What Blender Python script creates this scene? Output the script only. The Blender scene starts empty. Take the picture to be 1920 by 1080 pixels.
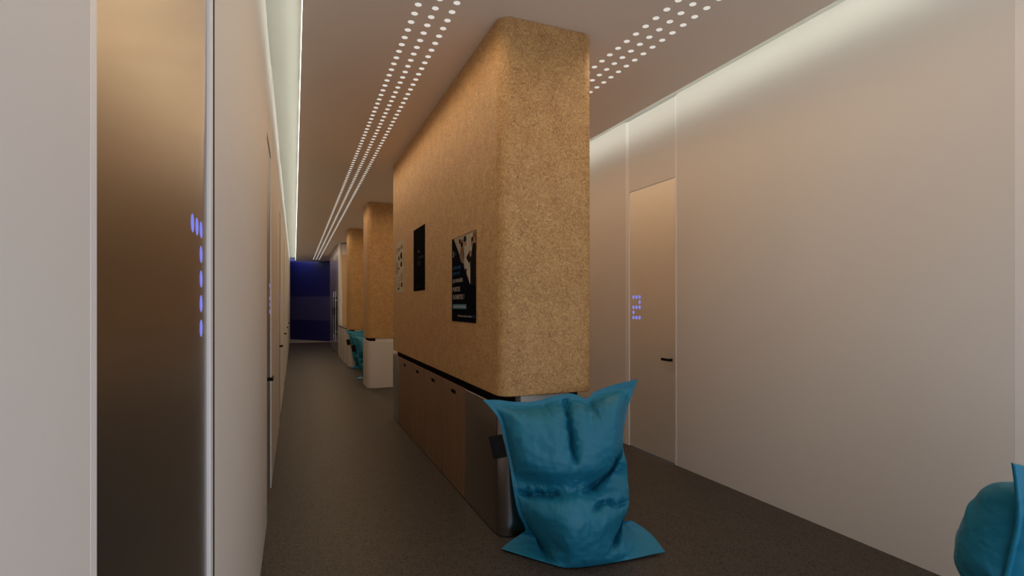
import bpy, bmesh, math, random
from mathutils import Vector, Matrix, noise

random.seed(7)
C = bpy.context.scene.collection
PI = math.pi

# ------------------------------------------------------------------ materials
def srgb(r, g, b):
    def f(v):
        v /= 255.0
        return v / 12.92 if v <= .04045 else ((v + .055) / 1.055) ** 2.4
    return (f(r), f(g), f(b), 1.0)

def mat(name, col, rough=.5, metal=0.0, spec=.5):
    m = bpy.data.materials.new(name)
    m.use_nodes = True
    b = m.node_tree.nodes['Principled BSDF']
    b.inputs['Base Color'].default_value = col
    b.inputs['Roughness'].default_value = rough
    b.inputs['Metallic'].default_value = metal
    b.inputs['Specular IOR Level'].default_value = spec
    return m

def emit(name, col, strength):
    m = bpy.data.materials.new(name)
    m.use_nodes = True
    nt = m.node_tree
    nt.nodes.remove(nt.nodes['Principled BSDF'])
    e = nt.nodes.new('ShaderNodeEmission')
    e.inputs['Color'].default_value = col
    e.inputs['Strength'].default_value = strength
    nt.links.new(e.outputs[0], nt.nodes['Material Output'].inputs['Surface'])
    return m

class NT:
    """small helper for node graphs"""
    def __init__(self, m):
        self.t = m.node_tree
        self.b = m.node_tree.nodes['Principled BSDF']
    def n(self, kind, **kw):
        x = self.t.nodes.new(kind)
        for k, v in kw.items():
            if k.startswith('i_'):
                x.inputs[k[2:].replace('_', ' ')].default_value = v
            else:
                setattr(x, k, v)
        return x
    def l(self, a, b):
        self.t.links.new(a, b)
    def math(self, op, a, b=None, clamp=False):
        x = self.n('ShaderNodeMath', operation=op, use_clamp=clamp)
        for i, v in enumerate((a, b)):
            if v is None:
                continue
            if isinstance(v, (int, float)):
                x.inputs[i].default_value = v
            else:
                self.l(v, x.inputs[i])
        return x.outputs[0]
    def mix(self, fac, a, b):
        x = self.n('ShaderNodeMix', data_type='RGBA')
        for i, v in ((0, fac), (6, a), (7, b)):
            if isinstance(v, (int, float, tuple)):
                x.inputs[i].default_value = v
            else:
                self.l(v, x.inputs[i])
        return x.outputs[2]
    def ramp(self, v, lo, hi):
        x = self.n('ShaderNodeMapRange', interpolation_type='SMOOTHSTEP')
        self.l(v, x.inputs[0])
        x.inputs[1].default_value = lo
        x.inputs[2].default_value = hi
        return x.outputs[0]

def mat_fibreboard():
    m = mat('fibreboard', (.45, .25, .1, 1), .48, 0, .45)
    g = NT(m)
    co = g.n('ShaderNodeTexCoord').outputs['Object']
    sp = g.n('ShaderNodeSeparateXYZ'); g.l(co, sp.inputs[0])
    u = g.math('SUBTRACT', sp.outputs[0], sp.outputs[1])
    light = dark = None
    for k, (a, off) in enumerate(((0.15, 0), (.75, 7), (1.25, 13), (1.6, 19), (1.95, 29), (2.6, 37), (3.0, 43))):
        ca, sa = math.cos(a), math.sin(a)
        p = g.math('ADD', g.math('MULTIPLY', u, ca), g.math('MULTIPLY', sp.outputs[2], sa))
        q = g.math('SUBTRACT', g.math('MULTIPLY', sp.outputs[2], ca), g.math('MULTIPLY', u, sa))
        cb = g.n('ShaderNodeCombineXYZ')
        g.l(g.math('MULTIPLY', p, 30.0), cb.inputs[0])
        g.l(g.math('MULTIPLY', q, 125.0), cb.inputs[1])
        cb.inputs[2].default_value = off
        nz = g.n('ShaderNodeTexNoise', i_Scale=1.0, i_Detail=1.5, i_Distortion=1.3)
        g.l(cb.outputs[0], nz.inputs['Vector'])
        hi = g.ramp(nz.outputs[0], .60, .76)
        lo = g.ramp(nz.outputs[0], .40, .25)
        light = hi if light is None else g.math('MAXIMUM', light, hi)
        dark = lo if dark is None else g.math('MAXIMUM', dark, lo)
    big = g.n('ShaderNodeTexNoise', i_Scale=9.0, i_Detail=3.0)
    g.l(co, big.inputs['Vector'])
    fine = g.n('ShaderNodeTexNoise', i_Scale=160.0, i_Detail=2.0)
    g.l(co, fine.inputs['Vector'])
    base = g.mix(g.ramp(big.outputs[0], .3, .7), (.52, .282, .102, 1), (.62, .365, .142, 1))
    base = g.mix(g.math('MULTIPLY', fine.outputs[0], .35), base, (.30, .145, .04, 1))
    c1 = g.mix(g.math('MULTIPLY', dark, .75), base, (.15, .062, .016, 1))
    c2 = g.mix(g.math('MULTIPLY', light, .65), c1, (.86, .60, .28, 1))
    g.l(c2, g.b.inputs['Base Color'])
    bp = g.n('ShaderNodeBump', i_Strength=.35, i_Distance=.003)
    g.l(g.math('SUBTRACT', light, dark), bp.inputs['Height'])
    g.l(bp.outputs[0], g.b.inputs['Normal'])
    return m

def mat_terrazzo():
    m = mat('terrazzo', (.1, .09, .08, 1), .45, 0, .25)
    g = NT(m)
    co = g.n('ShaderNodeTexCoord').outputs['Object']
    dis = g.n('ShaderNodeTexNoise', i_Scale=40.0, i_Detail=2.0)
    g.l(co, dis.inputs['Vector'])
    mx = g.n('ShaderNodeVectorMath', operation='MULTIPLY_ADD')
    g.l(dis.outputs['Color'], mx.inputs[0])
    mx.inputs[1].default_value = (.03, .03, .03)
    g.l(co, mx.inputs[2])
    def chips(scale, thr, rnd, pick):
        v = g.n('ShaderNodeTexVoronoi', i_Scale=scale, i_Randomness=1.0)
        g.l(mx.outputs[0], v.inputs['Vector'])
        sz = g.ramp(v.outputs['Distance'], thr, thr * .8)
        s = g.n('ShaderNodeSeparateColor'); g.l(v.outputs['Color'], s.inputs[0])
        return g.math('MULTIPLY', sz, g.math('GREATER_THAN', s.outputs[pick], rnd))
    d1 = chips(70.0, .44, .50, 0)
    d2 = chips(125.0, .44, .5, 1)
    l1 = chips(60.0, .35, .72, 2)
    cl = g.n('ShaderNodeTexNoise', i_Scale=6.0, i_Detail=4.0)
    g.l(co, cl.inputs['Vector'])
    base = g.mix(cl.outputs[0], (.060, .050, .042, 1), (.080, .067, .056, 1))
    c = g.mix(g.math('MULTIPLY', l1, .5), base, (.13, .11, .094, 1))
    c = g.mix(g.math('MULTIPLY', d2, .55), c, (.016, .012, .010, 1))
    c = g.mix(g.math('MULTIPLY', d1, .85), c, (.005, .004, .0035, 1))
    g.l(c, g.b.inputs['Base Color'])
    return m

def mat_brushed(name, col, rough, sx=3.0):
    m = mat(name, col, rough, 1.0)
    g = NT(m)
    co = g.n('ShaderNodeTexCoord').outputs['Object']
    mp = g.n('ShaderNodeMapping'); mp.inputs['Scale'].default_value = (sx, sx, 220.0)
    g.l(co, mp.inputs[0])
    nz = g.n('ShaderNodeTexNoise', i_Scale=1.0, i_Detail=3.0)
    g.l(mp.outputs[0], nz.inputs['Vector'])
    r = g.n('ShaderNodeMapRange'); g.l(nz.outputs[0], r.inputs[0])
    r.inputs[3].default_value = rough - .008; r.inputs[4].default_value = rough + .012
    g.l(r.outputs[0], g.b.inputs['Roughness'])
    return m

def mat_veneer():
    m = mat('oak_veneer', (.2, .1, .05, 1), .45, 0, .4)
    g = NT(m)
    co = g.n('ShaderNodeTexCoord').outputs['Object']
    mp = g.n('ShaderNodeMapping'); mp.inputs['Scale'].default_value = (45, 45, 1.6)
    g.l(co, mp.inputs[0])
    nz = g.n('ShaderNodeTexNoise', i_Scale=1.0, i_Detail=5.0, i_Distortion=.6)
    g.l(mp.outputs[0], nz.inputs['Vector'])
    g.l(g.mix(g.ramp(nz.outputs[0], .3, .72), (.185, .10, .055, 1), (.26, .15, .088, 1)), g.b.inputs['Base Color'])
    return m

def mat_paint(name, col, rough=.5, spec=.5):
    m = mat(name, col, rough, 0, spec)
    g = NT(m)
    co = g.n('ShaderNodeTexCoord').outputs['Object']
    nz = g.n('ShaderNodeTexNoise', i_Scale=180.0, i_Detail=2.0)
    g.l(co, nz.inputs['Vector'])
    bp = g.n('ShaderNodeBump', i_Strength=.04, i_Distance=.002)
    g.l(nz.outputs[0], bp.inputs['Height'])
    g.l(bp.outputs[0], g.b.inputs['Normal'])
    return m

def mat_fabric():
    m = mat('teal_nylon', (.006, .13, .215, 1), .46, 0, .38)
    g = NT(m)
    co = g.n('ShaderNodeTexCoord').outputs['Object']
    nz = g.n('ShaderNodeTexNoise', i_Scale=5.0, i_Detail=2.0)
    g.l(co, nz.inputs['Vector'])
    wv = g.n('ShaderNodeVectorMath', operation='MULTIPLY_ADD')
    g.l(nz.outputs['Color'], wv.inputs[0]); wv.inputs[1].default_value = (.12, .12, .12); g.l(co, wv.inputs[2])
    vo = g.n('ShaderNodeTexVoronoi', i_Scale=13.0, feature='F1', distance='MANHATTAN')
    g.l(wv.outputs[0], vo.inputs['Vector'])
    bp = g.n('ShaderNodeBump', i_Strength=.22, i_Distance=.02)
    g.l(vo.outputs['Distance'], bp.inputs['Height'])
    g.l(bp.outputs[0], g.b.inputs['Normal'])
    g.l(g.mix(nz.outputs[0], (.010, .18, .30, 1), (.015, .21, .35, 1)), g.b.inputs['Base Color'])
    return m

M = {
    'wall': mat_paint('wall_paint', (.78, .745, .705, 1), .5),
    'ceiling': mat_paint('ceiling_paint', (.90, .81, .72, 1), .6, .3),
    'cove': mat_paint('cove_paint', (.72, .72, .66, 1), .6),
    'jamb': mat_paint('jamb_lacquer', (.90, .87, .85, 1), .35),
    'door': mat('door_metal_shaded', (.41, .38, .33, 1), .30, 1.0),  # left doors: dim reflections worked into a darker metal colour
    'door_pale': mat('door_metal_lit', (1.0, .97, .91, 1), .5, .60),  # right doors: same metal, bright reflections worked into a paler colour
    'fibre': mat_fibreboard(),
    'floor': mat_terrazzo(),
    'pale_floor': mat_paint('pale_resin', (.40, .35, .30, 1), .5),
    'steel': mat_brushed('plinth_steel', (.36, .335, .325, 1), .25),
    'pale_metal': mat_paint('pale_metal_sheen', (.66, .62, .59, 1), .4),  # pale metal; on the short plinths, bright reflections put into the colour
    'veneer': mat_veneer(),
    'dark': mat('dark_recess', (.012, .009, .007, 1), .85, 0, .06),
    'black': mat('black_plastic', (.005, .005, .005, 1), .6, 0, .12),
    'fabric': mat_fabric(),
    'blue': mat_paint('navy_gloss', (.006, .008, .15, 1), .35),
    'blue_band': mat_paint('slate_blue', (.055, .055, .20, 1), .4),
    'gloss_white': mat('gloss_white_metal', (.74, .72, .80, 1), .16, .7),
    'white': mat_paint('white_lacquer', (.82, .80, .80, 1), .35),
    'honey': mat_paint('honey_laminate', (.62, .44, .24, 1), .4),
    'chrome': mat('chrome', (.7, .7, .74, 1), .2, 1.0),
    'led': emit('cove_led', (.97, 1, .88, 1), 9.5),
    'dot': emit('light_dot', (1.0, .95, .86, 1), .82),
    'digit': emit('digit_led', srgb(132, 134, 232), 1.12),
    'navy_paper': mat('poster_navy', (.0012, .0018, .007, 1), .9, 0, .03),
    'black_paper': mat('poster_black', (.001, .001, .001, 1), .9, 0, .02),
    'pale_paper': mat('poster_pale', (.52, .46, .36, 1), .8, 0, .08),
    'ink': mat('ink_black', (.012, .011, .010, 1), .8, 0, .08),
    'ink_brown': mat('ink_brown', (.12, .07, .045, 1), .8, 0, .08),
    'txt_white': mat('text_white', (.62, .56, .50, 1), .8, 0, .08),
    'txt_blue': mat('text_blue', (.035, .15, .36, 1), .8, 0, .08),
    'txt_grey': mat('text_grey', (.06, .055, .05, 1), .8, 0, .08),
    'bar_blue': mat('bar_blue', (.085, .24, .34, 1), .8, 0, .08),
    'photo_wall': mat('photo_wall', (.36, .32, .25, 1), .8, 0, .08),
    'photo_door': mat('photo_door', (.50, .45, .36, 1), .8, 0, .08),
    'photo_hair': mat('photo_hair', (.22, .10, .045, 1), .8, 0, .08),
    'photo_jacket': mat('photo_jacket', (.20, .15, .10, 1), .8, 0, .08),
    'photo_shirt': mat('photo_shirt', (.45, .42, .37, 1), .8, 0, .08),
    'photo_dark': mat('photo_dark', (.0015, .001, .0015, 1), .8, 0, .08),
    'photo_skin': mat('photo_skin', (.36, .17, .10, 1), .8, 0, .08),
}

# ------------------------------------------------------------------ helpers
def link(name, bm, m, parent=None, smooth=False, angle=None):
    me = bpy.data.meshes.new(name)
    bm.normal_update()
    bm.to_mesh(me); bm.free()
    for p in me.polygons:
        p.use_smooth = smooth
    o = bpy.data.objects.new(name, me)
    C.objects.link(o)
    for x in (m if isinstance(m, (list, tuple)) else [m]):
        me.materials.append(x)
    if angle is not None:
        for p in me.polygons: p.use_smooth = True
        for e in me.edges: pass
        me.set_sharp_from_angle(angle=angle)
    if parent is not None:
        o.parent = parent
    return o

def root(name, loc, label, cat, group=None, rz=0):
    o = bpy.data.objects.new(name, None)
    C.objects.link(o)
    o.empty_display_size = .1
    o.location = loc
    o.rotation_euler = (0, 0, rz)
    tag(o, label, cat, group)
    return o

def tag(o, label, cat, group=None):
    o['label'] = label
    o['category'] = cat
    if group:
        o['group'] = group
    return o

def struct(o, label=None, cat=None):
    o['kind'] = 'structure'
    if label:
        o['label'] = label; o['category'] = cat
    return o

def box(bm, x0, x1, y0, y1, z0, z1, bev=0.0):
    vs = [bm.verts.new(p) for p in ((x0, y0, z0), (x1, y0, z0), (x1, y1, z0), (x0, y1, z0),
                                    (x0, y0, z1), (x1, y0, z1), (x1, y1, z1), (x0, y1, z1))]
    fs = [bm.faces.new([vs[i] for i in f]) for f in
          ((0, 3, 2, 1), (4, 5, 6, 7), (0, 1, 5, 4), (1, 2, 6, 5), (2, 3, 7, 6), (3, 0, 4, 7))]
    if bev:
        es = {e for f in fs for e in f.edges}
        bmesh.ops.bevel(bm, geom=list(es), offset=bev, segments=2, affect='EDGES', profile=.5)
    return bm

def B(*a, bev=0.0):
    return box(bmesh.new(), *a, bev=bev)

def rounded_prism(x0, x1, y0, y1, z0, z1, r, seg=10, edge=0.006, corners=(1, 1, 1, 1)):
    """upright block with rounded vertical corners and a tiny softened rim"""
    def ring(inset, z):
        pts = []
        for (cx, cy, a0), on in zip(((x0, y0, PI), (x1, y0, 1.5 * PI), (x1, y1, 0), (x0, y1, .5 * PI)), corners):
            rr = r if on else .004
            sx = 1 if cx == x0 else -1; sy = 1 if cy == y0 else -1
            ox, oy = cx + sx * rr, cy + sy * rr
            for k in range(seg + 1):
                a = a0 + .5 * PI * k / seg
                q = max(rr - inset, .001)
                pts.append((ox + q * math.cos(a), oy + q * math.sin(a), z))
        return pts
    bm = bmesh.new()
    rings = [[bm.verts.new(p) for p in ring(i, z)] for i, z in
             ((edge, z0), (0, z0 + edge), (0, z1 - edge), (edge, z1))]
    n = len(rings[0])
    for a, b in zip(rings, rings[1:]):
        for k in range(n):
            bm.faces.new((a[k], a[(k + 1) % n], b[(k + 1) % n], b[k]))
    bm.faces.new(list(reversed(rings[0]))); bm.faces.new(rings[-1])
    return bm

def offset_bm(bm, d):
    bmesh.ops.translate(bm, verts=bm.verts, vec=d)
    return bm

# ------------------------------------------------------------------ dimensions (metres)
XL, XR = -.187, 3.54            # side walls
H = 3.60                        # ceiling underside
HC = 3.72                       # cove lid underside / wall top
CL, CR = .05, 3.29              # edges of the lowered ceiling
Y0, Y1 = -1.0, 25.6             # room start behind the camera, end of ceiling
DOOR_W, DOOR_H = .79, 2.89
T = .12

# ------------------------------------------------------------------ doors
DIG = {1: '010 010 010 010 010', 2: '111 001 111 100 111', 3: '111 001 111 001 111', 4: '101 101 111 001 001',
       5: '111 100 111 001 111', 6: '111 100 111 101 111', 7: '111 001 001 001 001'}

def add_disc(bm, c, ax, ay, r, n=16):
    vs = [bm.verts.new(Vector(c) + Vector(ax) * (r * math.cos(2 * PI * k / n)) + Vector(ay) * (r * math.sin(2 * PI * k / n)))
          for k in range(n)]
    return bm.faces.new(vs)

def make_door(idx, side, ynear, digit):
    """door set flush in a side wall; ynear is the leaf edge nearer the camera"""
    W = XL if side < 0 else XR
    r = bpy.data.objects.new('door_%d' % idx, None); C.objects.link(r)
    struct(r)
    r.location = (W, ynear, 0)
    s = side                                     # +1: wall plane faces -X (right), body goes to +X
    def bx(a, b, y0, y1, z0, z1, bev=0.0):
        xa, xb = sorted((a * s, b * s))
        return B(xa, xb, y0, y1, z0, z1, bev=bev)
    w = DOOR_W
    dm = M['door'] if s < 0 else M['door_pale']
    jm = bx(0 if s < 0 else -.003, T, -.022, -.001, 0, HC - .012, .002)
    link('jamb', jm, M['jamb'], r)
    jm = bx(0, T, w + .003, w + (.046 if s < 0 else .072), 0, HC - .012, .002)
    link('jamb', jm, M['jamb'], r)
    if s < 0: link('painted_joint_shade', bx(.0005, T, w + .046, w + .072, 0, HC - .012), M['dark'], r)  # solid near-flush strip, coloured dark as the shade of the joint
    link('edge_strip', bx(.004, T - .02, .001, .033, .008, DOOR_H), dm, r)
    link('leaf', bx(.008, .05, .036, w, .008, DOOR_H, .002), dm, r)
    link('transom_panel', bx(.002, .05, .001, w + .002, DOOR_H + .006, HC - .015), M['wall'], r)
    # black lever handle
    bm = bx(-.040, -.026, .03, .175, 1.035, 1.060, .004)
    box(bm, *sorted((-.03 * s, .010 * s)), .05, .075, 1.035, 1.060, bev=.003)
    link('handle', bm, M['black'], r)
    # the number, in round lit dots
    if not digit:
        return r
    bm = bmesh.new()
    rows = DIG[digit].split()
    for i, row in enumerate(rows):
        for k, ch in enumerate(row):
            if ch == '1':
                kk = k if s < 0 else 2 - k       # reading direction
                yy = w - .084 - (2 - kk) * .0545 if s < 0 else w - .072 - (2 - kk) * .0575
                add_disc(bm, (.0076 * s, yy, 1.771 - i * .0555) if s < 0 else (.0076 * s, yy, 1.696 - i * .0575),
                         (0, 1, 0), (0, 0, 1), .0195 if s < 0 else .0205)
    link('number', bm, M['digit'], r)
    return r

left_doors = [(.665, 7), (4.30, 6), (7.80, 5), (11.25, 4), (14.65, 3), (18.05, 2)]
right_doors = [(.72, 0), (4.29, 2)]
n = 0
for y, d in left_doors:
    n += 1; make_door(n, -1, y, d)
for y, d in right_doors:
    n += 1; make_door(n, 1, y, d)

def wall_with_gaps(name, side, doors, y0, y1):
    W = XL if side < 0 else XR
    bm = bmesh.new()
    xs = sorted((W, W + side * T))
    ya = y0
    for y, _ in doors + [(y1 + .022, 0)]:
        a, b = ya, y - .022
        if b > a:
            # panels of the same wall with hair joints between them
            npan = 1
            st = (b - a) / npan
            for k in range(npan):
                box(bm, xs[0], xs[1], a + k * st + (.002 if k else 0), a + (k + 1) * st, 0, HC)
        ya = y + DOOR_W + .072
    return struct(link(name, bm, M['wall']))

wall_with_gaps('wall_left', -1, left_doors, Y0, 27.6)
wall_with_gaps('wall_right', 1, right_doors, Y0, 27.6)

# ------------------------------------------------------------------ floor, ceiling, ends
struct(link('floor', B(XL - T, XR + T, Y0, 24.45, -.1, 0), M['floor']))
struct(link('floor.001', B(XL - T, XR + T, 24.45, 28.2, -.1, -.001), M['pale_floor']))
struct(link('ceiling', B(CL, CR, Y0, Y1, H, H + .045), M['ceiling']))
struct(link('trim_1', B(XL - T, CL + .55, Y0, Y1, HC, HC + .06), M['cove']))
struct(link('trim_2', B(CR - .55, XR + T, Y0, Y1, HC, HC + .06), M['cove']))
# angled navy end wall with its slate band
p0, p1 = Vector((-.75, 28.07, 0)), Vector((3.75, 21.80, 0))
d = (p1 - p0).normalized(); nrm = Vector((d.y, -d.x, 0))
if nrm.y > 0: nrm = -nrm
def slab(z0, z1, front, back):
    bm = bmesh.new()
    ps = [p0 + nrm * front, p1 + nrm * front, p1 + nrm * back, p0 + nrm * back]
    lo = [bm.verts.new((p.x, p.y, z0)) for p in ps]; hi = [bm.verts.new((p.x, p.y, z1)) for p in ps]
    bm.faces.new(lo[::-1]); bm.faces.new(hi)
    for k in range(4):
        bm.faces.new((lo[k], lo[(k + 1) % 4], hi[(k + 1) % 4], hi[k]))
    bmesh.ops.recalc_face_normals(bm, faces=bm.faces)
    return bm
struct(link('wall_far', slab(0, 4.6, 0, -.12), M['blue']))
struct(link('trim_3', slab(.93, 2.02, .012, 0), M['blue_band']))
# end behind the camera: frame round a wide glazed opening
bm = bmesh.new()
box(bm, XL - T, XR + T, Y0 - .12, Y0, 3.30, HC + .06)
box(bm, XL - T, XL, Y0 - .12, Y0, 0, 3.30)
box(bm, XR, XR + T, Y0 - .12, Y0, 0, 3.30)
struct(link('wall_near', bm, M['wall']))
bm = bmesh.new()
for x in (XL, 1.04, 2.27, XR - .04):
    box(bm, x, x + .04, Y0 - .09, Y0 - .03, 0, 3.30)
struct(link('window_1', bm, M['jamb']))

# ------------------------------------------------------------------ cove light strips
def led(x, s, label):
    bm = bmesh.new()
    prof = [(0, .003), (.003 * s, .006), (.004 * s, .016), (.003 * s, .028), (0, .034)]
    N = 54
    prev = None
    for k in range(N + 1):
        y = Y0 + .02 + (Y1 - .35 - Y0) * k / N
        cur = [bm.verts.new((x + a, y, H + b)) for a, b in prof]
        if prev:
            for i in range(len(prof) - 1):
                bm.faces.new((prev[i], cur[i], cur[i + 1], prev[i + 1]))
        prev = cur
    o = link('led_strip', bm, M['led'])
    return tag(o, label, 'light strip')
led(CL - .001, -1, 'white cove light strip along the ceiling edge above the left wall')
led(CR + .001, 1, 'white cove light strip along the ceiling edge above the right wall')

# ------------------------------------------------------------------ dotted ceiling lights
def dot_bm(x, y, r=.0225):
    bm = bmesh.new()
    n = 20
    lo = [bm.verts.new((x + r * math.cos(2 * PI * k / n), y + r * math.sin(2 * PI * k / n), -.0015)) for k in range(n)]
    hi = [bm.verts.new((v.co.x, v.co.y, .004)) for v in lo]
    bm.faces.new(lo[::-1])
    for k in range(n):
        bm.faces.new((lo[k], lo[(k + 1) % n], hi[(k + 1) % n], hi[k]))
    return bm

def light_rows(xs, ystart, pitch, nrows, first_seen, label):
    r = root('dotted_ceiling_light', (xs[1], ystart, H), label, 'ceiling light')
    me = None
    rest = bmesh.new()
    singles = 0
    for i in range(nrows):
        for x in xs:
            y = i * pitch
            if i >= first_seen and singles < 99:
                if me is None:
                    o = link('light_dot', dot_bm(0, 0), M['dot'], r); me = o.data
                else:
                    o = bpy.data.objects.new('light_dot', me); C.objects.link(o); o.parent = r
                o.location = (x - xs[1], y, 0)
                singles += 1
            else:
                b = dot_bm(x - xs[1], y)
                tmp = bpy.data.meshes.new('t'); b.to_mesh(tmp); b.free()
                rest.from_mesh(tmp); bpy.data.meshes.remove(tmp)
    o = link('light_dots', rest, M['dot'], r)
    o['kind'] = 'stuff'
    # the lamps behind the dots
    k = 0
    y = ystart
    while y < ystart + nrows * pitch:
        L = bpy.data.lights.new('dot_lamp', 'SPOT')
        L.energy = SPOT_W; L.color = SPOT_C
        L.spot_size = math.radians(172); L.spot_blend = .55
        L.shadow_soft_size = .018
        lo = bpy.data.objects.new('dot_lamp', L); C.objects.link(lo)
        lo.location = (xs[1], y, H - .022)
        y += pitch * 5
SPOT_W = 5.5
SPOT_C = (1.0, .71, .43)
PITCH = .1163
light_rows((.761, .877, .993), 3.4845 - 20 * PITCH, PITCH, 202, 19,
           'three rows of round ceiling dots left of the fibreboard block')
light_rows((2.326, 2.445, 2.563), 3.0190 - 17 * PITCH, PITCH, 205, 14,
           'three rows of round ceiling dots right of the fibreboard block')

# ------------------------------------------------------------------ fibreboard blocks hung from the ceiling
BX0, BX1 = 1.306, 2.050
def fibre_block(y0, y1, label):
    o = link('fibreboard_block', rounded_prism(BX0, BX1, y0, y1, .968, H - .001, .095, 12), M['fibre'], angle=math.radians(30))
    tag(o, label, 'pillar')
fibre_block(3.38, 7.72, 'long golden fibreboard block carrying three posters, nearest the camera')
fibre_block(10.47, 11.24, 'square golden fibreboard pillar over the pale plinth behind the long block')
fibre_block(14.28, 14.98, 'square golden fibreboard pillar furthest down the corridor')

# ------------------------------------------------------------------ plinths under the blocks
PX0, PX1, PZ = 1.300, 2.056, .912
# long steel plinth with four cabinets on its corridor side
r = root('counter_plinth', (0, 0, 0), 'long brushed steel plinth under the nearest fibreboard block', 'plinth')
bm = rounded_prism(PX0, PX1, 3.375, 4.178, .004, PZ, .10, 12, .004, (1, 1, 0, 0))
link('end_casing', bm, M['steel'], r, angle=math.radians(30))
bm = rounded_prism(PX0, PX1, 7.165, 7.71, .004, PZ, .10, 12, .004, (0, 0, 1, 1))
link('end_casing', bm, M['steel'], r, angle=math.radians(30))
link('back_panel', B(1.86, PX1 - .002, 4.178, 7.165, .004, PZ), M['steel'], r)
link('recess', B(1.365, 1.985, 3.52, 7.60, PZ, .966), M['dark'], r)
link('support_block', B(1.475, 1.86, 3.42, 3.52, PZ, .966), M['pale_metal'], r)
names = ['wooden cabinet with a dark slot grip, at the near end beside the steel casing',
         'wooden cabinet with a dark slot grip, second from the near steel casing',
         'wooden cabinet with a dark slot grip, third from the near steel casing',
         'wooden cabinet with a dark slot grip, furthest from the camera under the posters']
for k in range(4):
    ya = 4.182 + k * .7455; yb = ya + .7385
    c = root('cabinet', (PX0, (ya + yb) / 2, 0), names[k], 'cabinet', 'cabinets under the long block')
    hw = (yb - ya) / 2
    link('carcass', B(.026, .555, -hw, hw, .03, PZ - .002), M['dark'], c)
    # door leaf with a cut slot: built as a frame of boxes round the opening
    sy0, sy1, sz0, sz1 = -.095, .075, .818, .858
    bm = bmesh.new()
    x0, x1 = .002, .022
    a, b = -hw + .006, hw - .006
    for q in ((x0, x1, a, b, .008, sz0), (x0, x1, a, b, sz1, PZ - .004), (x0, x1, a, sy0, sz0, sz1), (x0, x1, sy1, b, sz0, sz1)):
        box(bm, *q)
    dr = link('door', bm, M['veneer'], c)
    link('slot_grip', B(.012, .024, sy0, sy1, sz0, sz1), M['dark'], dr)

def pale_plinth(y0, y1, label):
    r = root('counter_plinth', (0, 0, 0), label, 'plinth')
    link('casing', rounded_prism(PX0, PX1, y0, y1, .004, PZ, .10, 12, .004), M['pale_metal'], r, angle=math.radians(30))  # metal casing, its bright reflections painted as an even pale tone
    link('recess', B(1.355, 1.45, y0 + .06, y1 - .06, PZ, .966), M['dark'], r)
    link('support_block', B(1.455, 1.99, y0 + .05, y1 - .05, PZ, .966), M['pale_metal'], r)
pale_plinth(10.44, 11.26, 'short pale plinth with rounded corners under the middle fibreboard pillar')
pale_plinth(14.25, 15.00, 'short pale plinth behind the teal beanbags, under the furthest pillar')

# ------------------------------------------------------------------ far counter and tall cabinet
r = root('counter', (1.30, 16.0, 0), 'low grey counter with an open end frame in front of the tall white cabinet', 'counter')
link('side_panel', B(.0, .03, -.62, 1.55, .0, .95), M['pale_metal'], r)
bm = bmesh.new()
box(bm, .0, .10, -.68, -.62, 0, .95); box(bm, .60, .74, -.68, -.62, 0, .95); box(bm, .10, .60, -.68, -.62, .86, .95)
box(bm, .10, .60, -.68, -.62, 0, .10)
link('end_frame', bm, M['pale_metal'], r)
link('recess_back', B(.03, .74, -.42, 1.55, .0, .93), M['veneer'], r)
link('top', B(-.005, .75, -.69, 1.55, .95, .985, bev=.004), M['steel'], r)
for k in range(2):
    link('trim_strip', B(-.008, .0, -.25 + k * .75, -.225 + k * .75, .03, .93), M['chrome'], r)

r = root('tall_cabinet', (1.31, 17.67, 0), 'tall glossy white cabinet with dark glazed front near the blue wall', 'cabinet')
link('body', rounded_prism(0, .75, 0, 4.65, .02, H - .025, .07, 8, .004), M['gloss_white'], r, angle=math.radians(30))
link('edge_post', rounded_prism(-.012, .09, -.014, .10, .02, H - .02, .045, 8, .003), M['white'], r, angle=math.radians(30))
link('end_panel', B(.10, .73, -.016, -.001, .98, 3.22), M['honey'], r)
link('end_panel_top', B(.10, .73, -.016, -.001, 3.222, H - .03), M['white'], r)
link('end_panel_base', B(.10, .73, -.016, -.001, .03, .978), M['white'], r)
for ya, yb in ((.75, 1.62), (1.66, 2.55)):
    dk = link('glass_front', B(-.012, -.001, ya, yb, .62, 1.90), M['black'], r)
    hm = B(-.052, -.034, ya + .10, ya + .125, .42, 2.08, bev=.003)
    box(hm, -.036, -.010, ya + .10, ya + .125, .70, .74); box(hm, -.036, -.010, ya + .10, ya + .125, 1.76, 1.80)
    link('handle_bar', hm, M['chrome'], r)
    link('handle_grip', B(-.075, -.052, ya + .05, ya + .16, 1.28, 1.56, bev=.006), M['black'], r)

# ------------------------------------------------------------------ posters
FONTCACHE = {}
def text_mesh(s, width, height):
    cu = bpy.data.curves.new('t', 'FONT'); cu.body = s; cu.resolution_u = 2
    o = bpy.data.objects.new('t', cu); C.objects.link(o)
    dg = bpy.context.evaluated_depsgraph_get(); dg.update()
    me = bpy.data.meshes.new_from_object(o.evaluated_get(dg))
    bpy.data.objects.remove(o); bpy.data.curves.remove(cu)
    xs = [v.co.x for v in me.vertices]; ys = [v.co.y for v in me.vertices]
    sx = width / (max(xs) - min(xs)); sy = height / (max(ys) - min(ys))
    mx, my = min(xs), min(ys)
    for v in me.vertices:
        v.co = ((v.co.x - mx) * sx, (v.co.y - my) * sy, 0)
    return me

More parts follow.
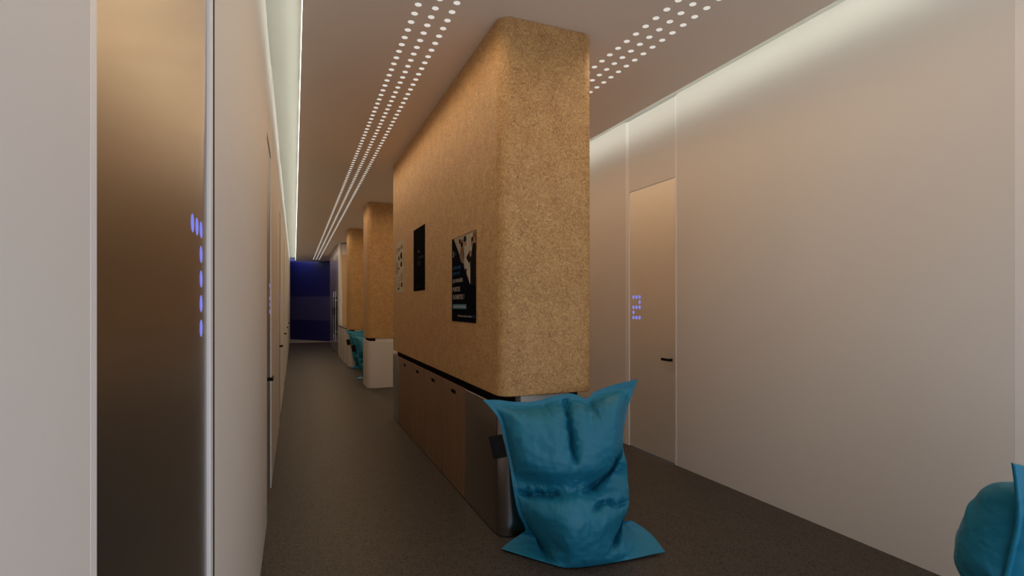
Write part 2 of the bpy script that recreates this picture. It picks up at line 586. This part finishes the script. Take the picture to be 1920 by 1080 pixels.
POSTER_X = BX0 - .0035
def poster(name, yleft, w, z0, h, m, label):
    """poster on the corridor face; local x to the right as one reads it, local y up"""
    r = bpy.data.objects.new(name, None); C.objects.link(r)
    tag(r, label, 'poster')
    r.matrix_world = Matrix(((0, 0, -1, POSTER_X), (-1, 0, 0, yleft), (0, 1, 0, z0), (0, 0, 0, 1)))
    link('sheet', B(0, w, 0, h, -.003, 0), m, r)
    return r
def poly(name, r, m, pts, w, h, lift):
    bm = bmesh.new()
    bm.faces.new([bm.verts.new((u * w, v * h, lift)) for u, v in pts])
    bm.normal_update()
    for f in bm.faces:
        if f.normal.z < 0: f.normal_flip()
    return link(name, bm, m, r)
def polys(name, r, m, lists, w, h, lift):
    bm = bmesh.new()
    for pts in lists:
        bm.faces.new([bm.verts.new((u * w, v * h, lift)) for u, v in pts])
    bm.normal_update()
    for f in bm.faces:
        if f.normal.z < 0: f.normal_flip()
    return link(name, bm, m, r)
def ell(cx, cy, rx, ry, n=14):
    return [(cx + rx * math.cos(2 * PI * k / n), cy + ry * math.sin(2 * PI * k / n)) for k in range(n)]
def rect(a, b, c, d):
    return [(a, c), (b, c), (b, d), (a, d)]
def lettering(r, s, m, u0, u1, v0, v1, w, h, lift=.0008):
    me = text_mesh(s, (u1 - u0) * w, (v1 - v0) * h)
    for v in me.vertices:
        v.co.x += u0 * w; v.co.y += v0 * h; v.co.z = lift
    o = bpy.data.objects.new('lettering', me); C.objects.link(o)
    me.materials.clear(); me.materials.append(m); o.parent = r
    return o

# open-days poster
w, h = .672, .727
r = poster('poster', 4.574, w, 1.463, h, M['navy_paper'],
           'navy open days poster with a photo of people, nearest the block corner')
e = .0004
poly('photo', r, M['photo_wall'], [(.085, .995), (.995, .995), (.995, .40), (.79, .43)], w, h, e)
polys('photo_doors', r, M['photo_door'], [rect(.66, .735, .60, .975), [(.765, .98), (.90, .98), (.90, .72), (.80, .66), (.765, .70)], [(.64, .565), (.80, .62), (.80, .43), (.775, .43)]], w, h, e * 2)
polys('photo_sign', r, M['navy_paper'], [rect(.335, .40, .915, .965)], w, h, e * 2)
polys('photo_jacket', r, M['photo_jacket'], [[(.40, .84), (.52, .86), (.56, .75), (.53, .68), (.44, .68), (.35, .76)]], w, h, e * 2.5)
polys('photo_shirt', r, M['photo_shirt'], [[(.54, .86), (.65, .86), (.665, .70), (.645, .60), (.56, .60), (.53, .74)]], w, h, e * 2.5)
polys('photo_hair', r, M['photo_hair'], [ell(.465, .91, .055, .045), [(.41, .92), (.49, .92), (.50, .80), (.43, .76), (.40, .80)], ell(.94, .93, .05, .06)], w, h, e * 3)
for q in (ell(.51, .90, .022, .032), ell(.595, .905, .04, .045), ell(.855, .87, .03, .045), ell(.945, .885, .028, .05)):
    poly('photo_face', r, M['photo_skin'], q, w, h, e * 3.5)
for q in (ell(.81, .755, .045, .03), ell(.535, .695, .03, .016)):
    poly('photo_hand', r, M['photo_skin'], q, w, h, e * 4.5)
polys('photo_dark', r, M['photo_dark'], [ell(.585, .945, .055, .035), ell(.87, .91, .035, .03),
      [(.86, .80), (.90, .87), (.995, .86), (.995, .40), (.80, .43), (.80, .62), (.79, .70)],
      [(.44, .685), (.54, .67), (.57, .60), (.64, .61), (.66, .50), (.60, .545), (.50, .64)],
      [(.64, .73), (.70, .76), (.80, .80), (.80, .68), (.74, .66)], [(.52, .80), (.54, .86), (.545, .74), (.525, .72)]], w, h, e * 4)
lettering(r, 'S', M['txt_white'], .046, .100, .778, .845, w, h)
lettering(r, 'ere', M['txt_grey'], .112, .219, .788, .828, w, h)
lettering(r, '-- ----- --', M['txt_grey'], .052, .19, .757, .762, w, h)
lettering(r, 'RETROUVEZ-', M['txt_blue'], .050, .428, .622, .658, w, h)
lettering(r, 'NOUS AUX', M['txt_blue'], .050, .366, .557, .591, w, h)
lettering(r, 'JOURN\u00c9ES', M['txt_white'], .046, .494, .452, .517, w, h)
lettering(r, 'PORTES', M['txt_white'], .046, .376, .357, .410, w, h)
lettering(r, 'OUVERTES !', M['txt_white'], .046, .551, .263, .318, w, h)
polys('button_bar', r, M['bar_blue'], [rect(.046, .639, .150, .204)], w, h, e * 2)
polys('lettering', r, M['pale_paper'], [rect(.068 + .024 * k, .080 + .024 * k + .004 * (k % 2), .167, .187 if k % 3 else .181) for k in range(23) if k], w, h, e * 3)
lettering(r, 'D\u00e9couvrez toutes nos dates', M['txt_white'], .285, .851, .058, .083, w, h)
lettering(r, 'X', M['txt_blue'], .885, .935, .056, .085, w, h)
lettering(r, '>', M['txt_blue'], .945, .978, .056, .085, w, h)

# black poster
w, h = .58, .715
r = poster('poster', 6.22, w, 1.769, h, M['black_paper'], 'almost plain black poster in the middle of the three on the long block')
gr = mat('faint_print', (.009, .008, .006, 1), .8, 0, .08)
polys('faint_print', r, gr, [ell(.50, .62, .10, .025), rect(.30, .80, .28, .285), rect(.36, .62, .40, .47), rect(.45, .9, .50, .54), rect(.33, .38, .04, .10), rect(.43, .46, .04, .10)], w, h, e)
polys('print_highlight', r, M['photo_skin'], [ell(.47, .62, .03, .012)], w, h, e * 2)

# pale poster with black pictograms
w, h = .53, .70
r = poster('poster', 7.375, w, 1.771, h, M['pale_paper'], 'pale poster with small black drawings, at the far end of the long block')
lst = []
random.seed(3)
def blob(cx, cy, rx, ry):
    n = 11
    return [(cx + rx * (.7 + .5 * random.random()) * math.cos(2 * PI * k / n), cy + ry * (.7 + .5 * random.random()) * math.sin(2 * PI * k / n)) for k in range(n)]
for cx, cy, rx, ry in ((.72, .70, .13, .075), (.40, .66, .09, .05), (.72, .53, .12, .05), (.38, .47, .07, .03), (.40, .29, .05, .012), (.40, .24, .05, .012),
                       (.78, .17, .12, .02), (.76, .13, .10, .03), (.36, .08, .10, .022), (.96, .60, .03, .05)):
    lst.append(blob(cx, cy, rx, ry))
for k in range(4):
    lst.append(rect(.28, .52, .80 + k * .018, .81 + k * .018))
    lst.append(rect(.62, .90, .82 + k * .018, .83 + k * .018))
for k in range(9):
    lst.append(rect(.62 + .02 * (k % 3), .90 - .03 * (k % 2), .22 + k * .017, .226 + k * .017))
polys('drawings', r, M['ink'], lst, w, h, e)
lst = [rect(.03, .06, .38, .60), rect(.03, .24, .59, .60), rect(.03, .24, .38, .39), rect(.21, .24, .36, .60)]
for k in range(12):
    lst.append(rect(.07, .19, .40 + k * .015, .407 + k * .015))
for k in range(7):
    lst.append(rect(.03, .26, .76 + k * .017, .766 + k * .017))
    lst.append(rect(.09, .22 + .03 * (k % 2), .06 + k * .024, .067 + k * .024))
    lst.append(rect(.36, .40 + .1 * (k % 3), .10 + k * .014, .107 + k * .014))
polys('small_print', r, M['ink_brown'], lst, w, h, e)

# ------------------------------------------------------------------ beanbag
def catmull(keys, t):
    """keys: list of (t, (x,y,z)); monotone t; Catmull-Rom through points"""
    ks = keys
    if t <= ks[0][0]: return Vector(ks[0][1])
    if t >= ks[-1][0]: return Vector(ks[-1][1])
    for i in range(len(ks) - 1):
        if ks[i][0] <= t <= ks[i + 1][0]:
            break
    t0, p1 = ks[i][0], Vector(ks[i][1]); t1, p2 = ks[i + 1][0], Vector(ks[i + 1][1])
    h_ = t1 - t0
    if i > 0: m1 = (p2 - Vector(ks[i - 1][1])) / (t1 - ks[i - 1][0])
    else: m1 = (p2 - p1) / h_
    if i + 2 < len(ks): m2 = (Vector(ks[i + 2][1]) - p1) / (ks[i + 2][0] - t0)
    else: m2 = (p2 - p1) / h_
    s = (t - t0) / h_
    return (2 * s**3 - 3 * s**2 + 1) * p1 + (s**3 - 2 * s**2 + s) * h_ * m1 + (-2 * s**3 + 3 * s**2) * p2 + (s**3 - s**2) * h_ * m2

LEFT = [(0, (-.522, .014, .014)), (.05, (-.455, .105, .022)), (.10, (-.385, .12, .06)), (.15, (-.362, .04, .125)), (.27, (-.414, 0, .256)),
        (.40, (-.442, .02, .389)), (.56, (-.467, .05, .555)), (.73, (-.504, .08, .724)), (.86, (-.538, .10, .844)), (.94, (-.590, .115, .915)), (1, (-.641, .12, .967))]
RIGHT = [(0, (.522, -.125, .020)), (.05, (.470, -.005, .085)), (.10, (.375, .09, .135)), (.15, (.295, .02, .165)), (.23, (.312, .01, .234)),
         (.36, (.322, .02, .368)), (.53, (.319, .05, .537)), (.62, (.306, .08, .636)), (.72, (.314, .10, .740)), (.85, (.352, .13, .897)), (.95, (.402, .14, 1.023)), (1, (.425, .14, 1.092))]
BOTTOM = [(0, (-.522, .014, .014)), (.12, (-.40, -.075, .010)), (.25, (-.27, -.175, .010)), (.37, (-.142, -.262, .012)), (.55, (.05, -.245, .012)),
          (.75, (.27, -.195, .014)), (.90, (.43, -.145, .017)), (1, (.522, -.125, .020))]
TOP = [(0, (-.641, .12, .967)), (.10, (-.532, .16, .958)), (.19, (-.440, .17, .944)), (.33, (-.292, .18, .941)), (.45, (-.163, .18, .972)),
       (.575, (-.033, .18, .992)), (.62, (.023, .175, .977)), (.67, (.079, .175, .957)), (.71, (.124, .18, .996)), (.84, (.264, .17, 1.049)), (1, (.425, .14, 1.092))]
CREASES = [  # polyline in (x, z) on the front, depth, width
    ([(-.045, 1.04), (-.075, .96), (-.078, .84), (-.072, .72), (-.062, .62)], .085, .020),
    ([(-.40, .388), (-.33, .398), (-.28, .410), (-.20, .420), (-.12, .428)], .075, .020),
    ([(-.12, .428), (-.05, .445), (.0, .433)], .022, .03),
    ([(.30, .66), (.243, .605), (.205, .53), (.15, .485), (.09, .450), (-.01, .430)], .085, .022),
    ([(.03, .345), (.09, .375), (.14, .372), (.20, .345), (.30, .338)], .055, .018),
    ([(-.37, .20), (-.345, .15), (-.29, .09), (-.235, .03)], .10, .028),
    ([(.30, .26), (.255, .20), (.20, .135), (.165, .11)], .10, .026),
    ([(.08, .96), (.10, .90), (.105, .86)], .028, .02),
    ([(-.24, .97), (-.22, .92), (-.20, .88)], .016, .025),
]
PROFILE = [(0, (0, -.262, .012)), (.06, (0, -.285, .06)), (.17, (0, -.315, .19)), (.26, (0, -.30, .31)), (.33, (0, -.245, .385)), (.40, (0, -.165, .428)),
           (.46, (0, -.125, .47)), (.56, (0, -.165, .57)), (.70, (0, -.135, .71)), (.84, (0, -.05, .86)), (.93, (0, .065, .935)), (1, (0, .18, .975))]
def seg_dist(p, a, b):
    ax, az = a; bx_, bz = b
    dx, dz = bx_ - ax, bz - az
    t = ((p[0] - ax) * dx + (p[1] - az) * dz) / (dx * dx + dz * dz)
    t = min(1, max(0, t))
    return math.hypot(p[0] - ax - t * dx, p[1] - az - t * dz), t
def crease(x, z):
    tot = 0; near = 0
    for pts, dep, wid in CREASES:
        best = 9; bt = 0
        nseg = len(pts) - 1
        for i in range(nseg):
            dd, t = seg_dist((x, z), pts[i], pts[i + 1])
            if dd < best: best, bt = dd, (i + t) / nseg
        best = abs(best + noise.noise(Vector((x * 30, z * 30, 4.4))) * wid * .35)
        taper = min(1, .35 + 4 * min(bt, 1 - bt))
        g = math.exp(-(best / (wid * .62)) ** 1.25)
        wide = math.exp(-(best / (wid * 3.2)) ** 2)
        tot = max(tot, 1.55 * dep * taper * (.78 * g + .22 * wide))
        near = max(near, math.exp(-(best / (wid * 2.6)) ** 2) * taper)
    return tot, near

def beanbag_mesh():
    NU, NV = 150, 168
    T0 = .032
    def remap(k, n):
        t = k / n
        return .5 - .5 * math.cos(PI * t) * (.55 + .45 * abs(math.cos(PI * t)) ** .3) if False else t * .45 + .55 * (.5 - .5 * math.cos(PI * t))
    us = [remap(k, NU) for k in range(NU + 1)]; vs_ = [remap(k, NV) for k in range(NV + 1)]
    bl, br, tl, tr = Vector(BOTTOM[0][1]), Vector(BOTTOM[-1][1]), Vector(TOP[0][1]), Vector(TOP[-1][1])
    base = []
    Ls = [catmull(LEFT, v) for v in vs_]; Rs = [catmull(RIGHT, v) for v in vs_]
    Bs = [catmull(BOTTOM, u) for u in us]; Ts = [catmull(TOP, u) for u in us]
    for j, v in enumerate(vs_):
        row = []
        for i, u in enumerate(us):
            p = (1 - u) * Ls[j] + u * Rs[j] + (1 - v) * Bs[i] + v * Ts[i] \
                - ((1 - u) * (1 - v) * bl + u * (1 - v) * br + (1 - u) * v * tl + u * v * tr)
            row.append(p)
        base.append(row)
    def smooth(x):
        x = min(1.0, max(0.0, x))
        return math.sin(x * PI / 2) ** .72
    def side(u, w_):
        return smooth((min(u, 1 - u) - T0) / w_)
    def rise(v):
        lo = min(1.0, v / .20) ** .85            # no flange along the floor
        hi = smooth((1 - v - T0 * .9) / .10)
        return lo * hi
    def amp_front(v):
        # seat cushion, waist, back cushion
        seat = .190 * math.exp(-((v - .21) / .15) ** 2)
        back = .165 * math.exp(-(abs(v - .70) / .26) ** 3)
        return seat + back + .012
    def amp_back(v):
        return .34 * math.exp(-((v - .25) / .27) ** 2) + .10 * math.exp(-((v - .7) / .25) ** 2)
    front, back = [], []
    for j, v in enumerate(vs_):
        fr, bk = [], []
        for i, u in enumerate(us):
            p = base[j][i]
            t = 1 - min(1.0, v / .16)
            s0 = T0 + (.24 if u < .5 else .13) * t
            sw = .12 - (.03 if u < .5 else -.12) * t
            k = smooth((min(u, 1 - u) - s0) / sw) * smooth((1 - v - T0 * .9) / .09)
            kb = side(u, .26) * smooth(v / .12) * smooth((1 - v - T0) / .2)
            nf = Vector((0, -.93, .36))
            pr = catmull(PROFILE, v)
            tgt = Vector((p.x,
                          pr.y + (Bs[i].y + .262) * max(0, 1 - v / .6) + .55 * (u - .48) ** 2 * (.3 + .7 * math.sin(PI * min(1, v * 1.1))),
                          pr.z + (Ts[i].z - .975) * v ** 2))
            q = p + nf * .005
            q = q.lerp(tgt, k)
            q.x += (.045 if u > .5 else -.02) * k * (1 - k) * 3.2 * min(1, v * 4) * math.exp(-((v - .45) / .35) ** 2)
            cr, near = crease(q.x, q.z)
            if k > 0:
                q -= nf * cr * 1.15 * min(1, k * 1.6)
            nz = noise.noise(Vector((q.x * 9, q.z * 9, 3.1))) * .006 + noise.noise(Vector((q.x * 22, q.z * 22, 1.7))) * .004
            nz += near * (abs(noise.noise(Vector((q.x * 40, q.z * 40, 8.3)))) * .022)
            edge = math.exp(-((min(u, 1 - u, v, 1 - v) - T0) / .05) ** 2)
            nz += edge * noise.noise(Vector((q.x * 17, q.y * 17, q.z * 17))) * .010
            q += nf * nz * (min(1, k * 2) + .15)
            q.z = max(q.z, .006)
            fr.append(q)
            b = p - nf * (.005 + amp_back(v) * kb)
            b += Vector((0, 1, 0)) * noise.noise(Vector((b.x * 7, b.z * 7, 9.9))) * .012 * kb
            b.z = max(b.z, .003)
            bk.append(b)
        front.append(fr); back.append(bk)
    body, flange = bmesh.new(), bmesh.new()
    def build(bm, want_flange):
        F = {}; K = {}
        def gv(d, src, i, j):
            if (i, j) not in d: d[(i, j)] = bm.verts.new(src[j][i])
            return d[(i, j)]
        for j in range(NV):
            for i in range(NU):
                uc = (us[i] + us[i + 1]) / 2; vc = (vs_[j] + vs_[j + 1]) / 2
                isf = min(uc, 1 - uc, 1 - vc) < T0 or vc < .006
                if isf != want_flange: continue
                bm.faces.new([gv(F, front, *q) for q in ((i, j), (i + 1, j), (i + 1, j + 1), (i, j + 1))])
                bm.faces.new([gv(K, back, *q) for q in ((i, j), (i, j + 1), (i + 1, j + 1), (i + 1, j))])
        if want_flange:
            ring = [(i, 0) for i in range(NU)] + [(NU, j) for j in range(NV)] + [(i, NV) for i in range(NU, 0, -1)] + [(0, j) for j in range(NV, 0, -1)]
            for a, b in zip(ring, ring[1:] + ring[:1]):
                bm.faces.new((gv(F, front, *b), gv(F, front, *a), gv(K, back, *a), gv(K, back, *b)))
    build(body, False); build(flange, True)
    return body, flange

def make_beanbag(loc, rz, label):
    r = root('beanbag', loc, label, 'beanbag', 'teal beanbags', rz)
    body, flange = beanbag_mesh()
    link('cushion', body, M['fabric'], r, smooth=True)
    link('seam_flange', flange, M['fabric'], r, smooth=True)
    # black loop sewn in the left seam
    bm = bmesh.new()
    top = Vector((-.512, .088, .742)); bot = Vector((-.480, .064, .600))
    o1 = Vector((-.092, -.012, -.012)); th = Vector((0, .006, 0))
    for sgn in (-1, 1):
        ps = []
        for a in (0, .35, .7, 1.0):
            for q in (top, bot):
                ps.append(q + o1 * a + th * sgn * math.sin(PI * min(1, a * .9 + .1)) )
        vv = [bm.verts.new(p) for p in ps]
        for k in range(3):
            f = (vv[2 * k], vv[2 * k + 1], vv[2 * k + 3], vv[2 * k + 2])
            bm.faces.new(f if sgn < 0 else f[::-1])
    bmesh.ops.remove_doubles(bm, verts=bm.verts, dist=.0015)
    t = link('loop_tag', bm, M['black'], r)
    t['label'] = 'black fabric loop'
    return r

def copy_thing(src, loc, rz, label):
    r = src.copy(); C.objects.link(r)
    r.location = loc; r.rotation_euler = (0, 0, rz); r['label'] = label
    for ch in src.children:
        c = ch.copy(); C.objects.link(c); c.parent = r
    return r

bag = make_beanbag((1.74, 3.04, 0), math.radians(-18), 'teal beanbag slumped against the near end of the long steel plinth')
bpy.context.view_layer.update()
copy_thing(bag, (2.541, 1.158, 0), math.radians(-172), 'teal beanbag by the right wall, cut off by the picture edge')
copy_thing(bag, (1.72, 11.80, 0), math.radians(-10), 'teal beanbag half hidden behind the middle pillar and its pale plinth')
copy_thing(bag, (1.80, 13.90, 0), math.radians(-10), 'teal beanbag leaning on the furthest plinth, behind another beanbag')

# ------------------------------------------------------------------ camera, world, colour
cam = bpy.data.cameras.new('camera')
co = bpy.data.objects.new('camera', cam); C.objects.link(co)
cam.sensor_width = 36.0
cam.lens = 36.0 * 991.0 / 1920.0
cam.shift_y = 33.0 / 1920.0
cam.clip_start = .02
co.location = (0, 0, 1.6)
co.rotation_euler = (PI / 2, 0, -math.atan(408.0 / 991.0))
sc = bpy.context.scene
sc.camera = co

w = bpy.data.worlds.new('sky'); sc.world = w
w.use_nodes = True
bg = w.node_tree.nodes['Background']
bg.inputs['Color'].default_value = (.82, .88, 1.0, 1)
bg.inputs['Strength'].default_value = 1.6

sc.view_settings.view_transform = 'Standard'
sc.view_settings.look = 'None'
sc.view_settings.gamma = 1.0
sc.view_settings.exposure = -0.2
sc.view_settings.use_curve_mapping = False
sc.cycles.use_denoising = True
sc.cycles.max_bounces = 14
sc.cycles.diffuse_bounces = 12
sc.cycles.sample_clamp_indirect = 10.0
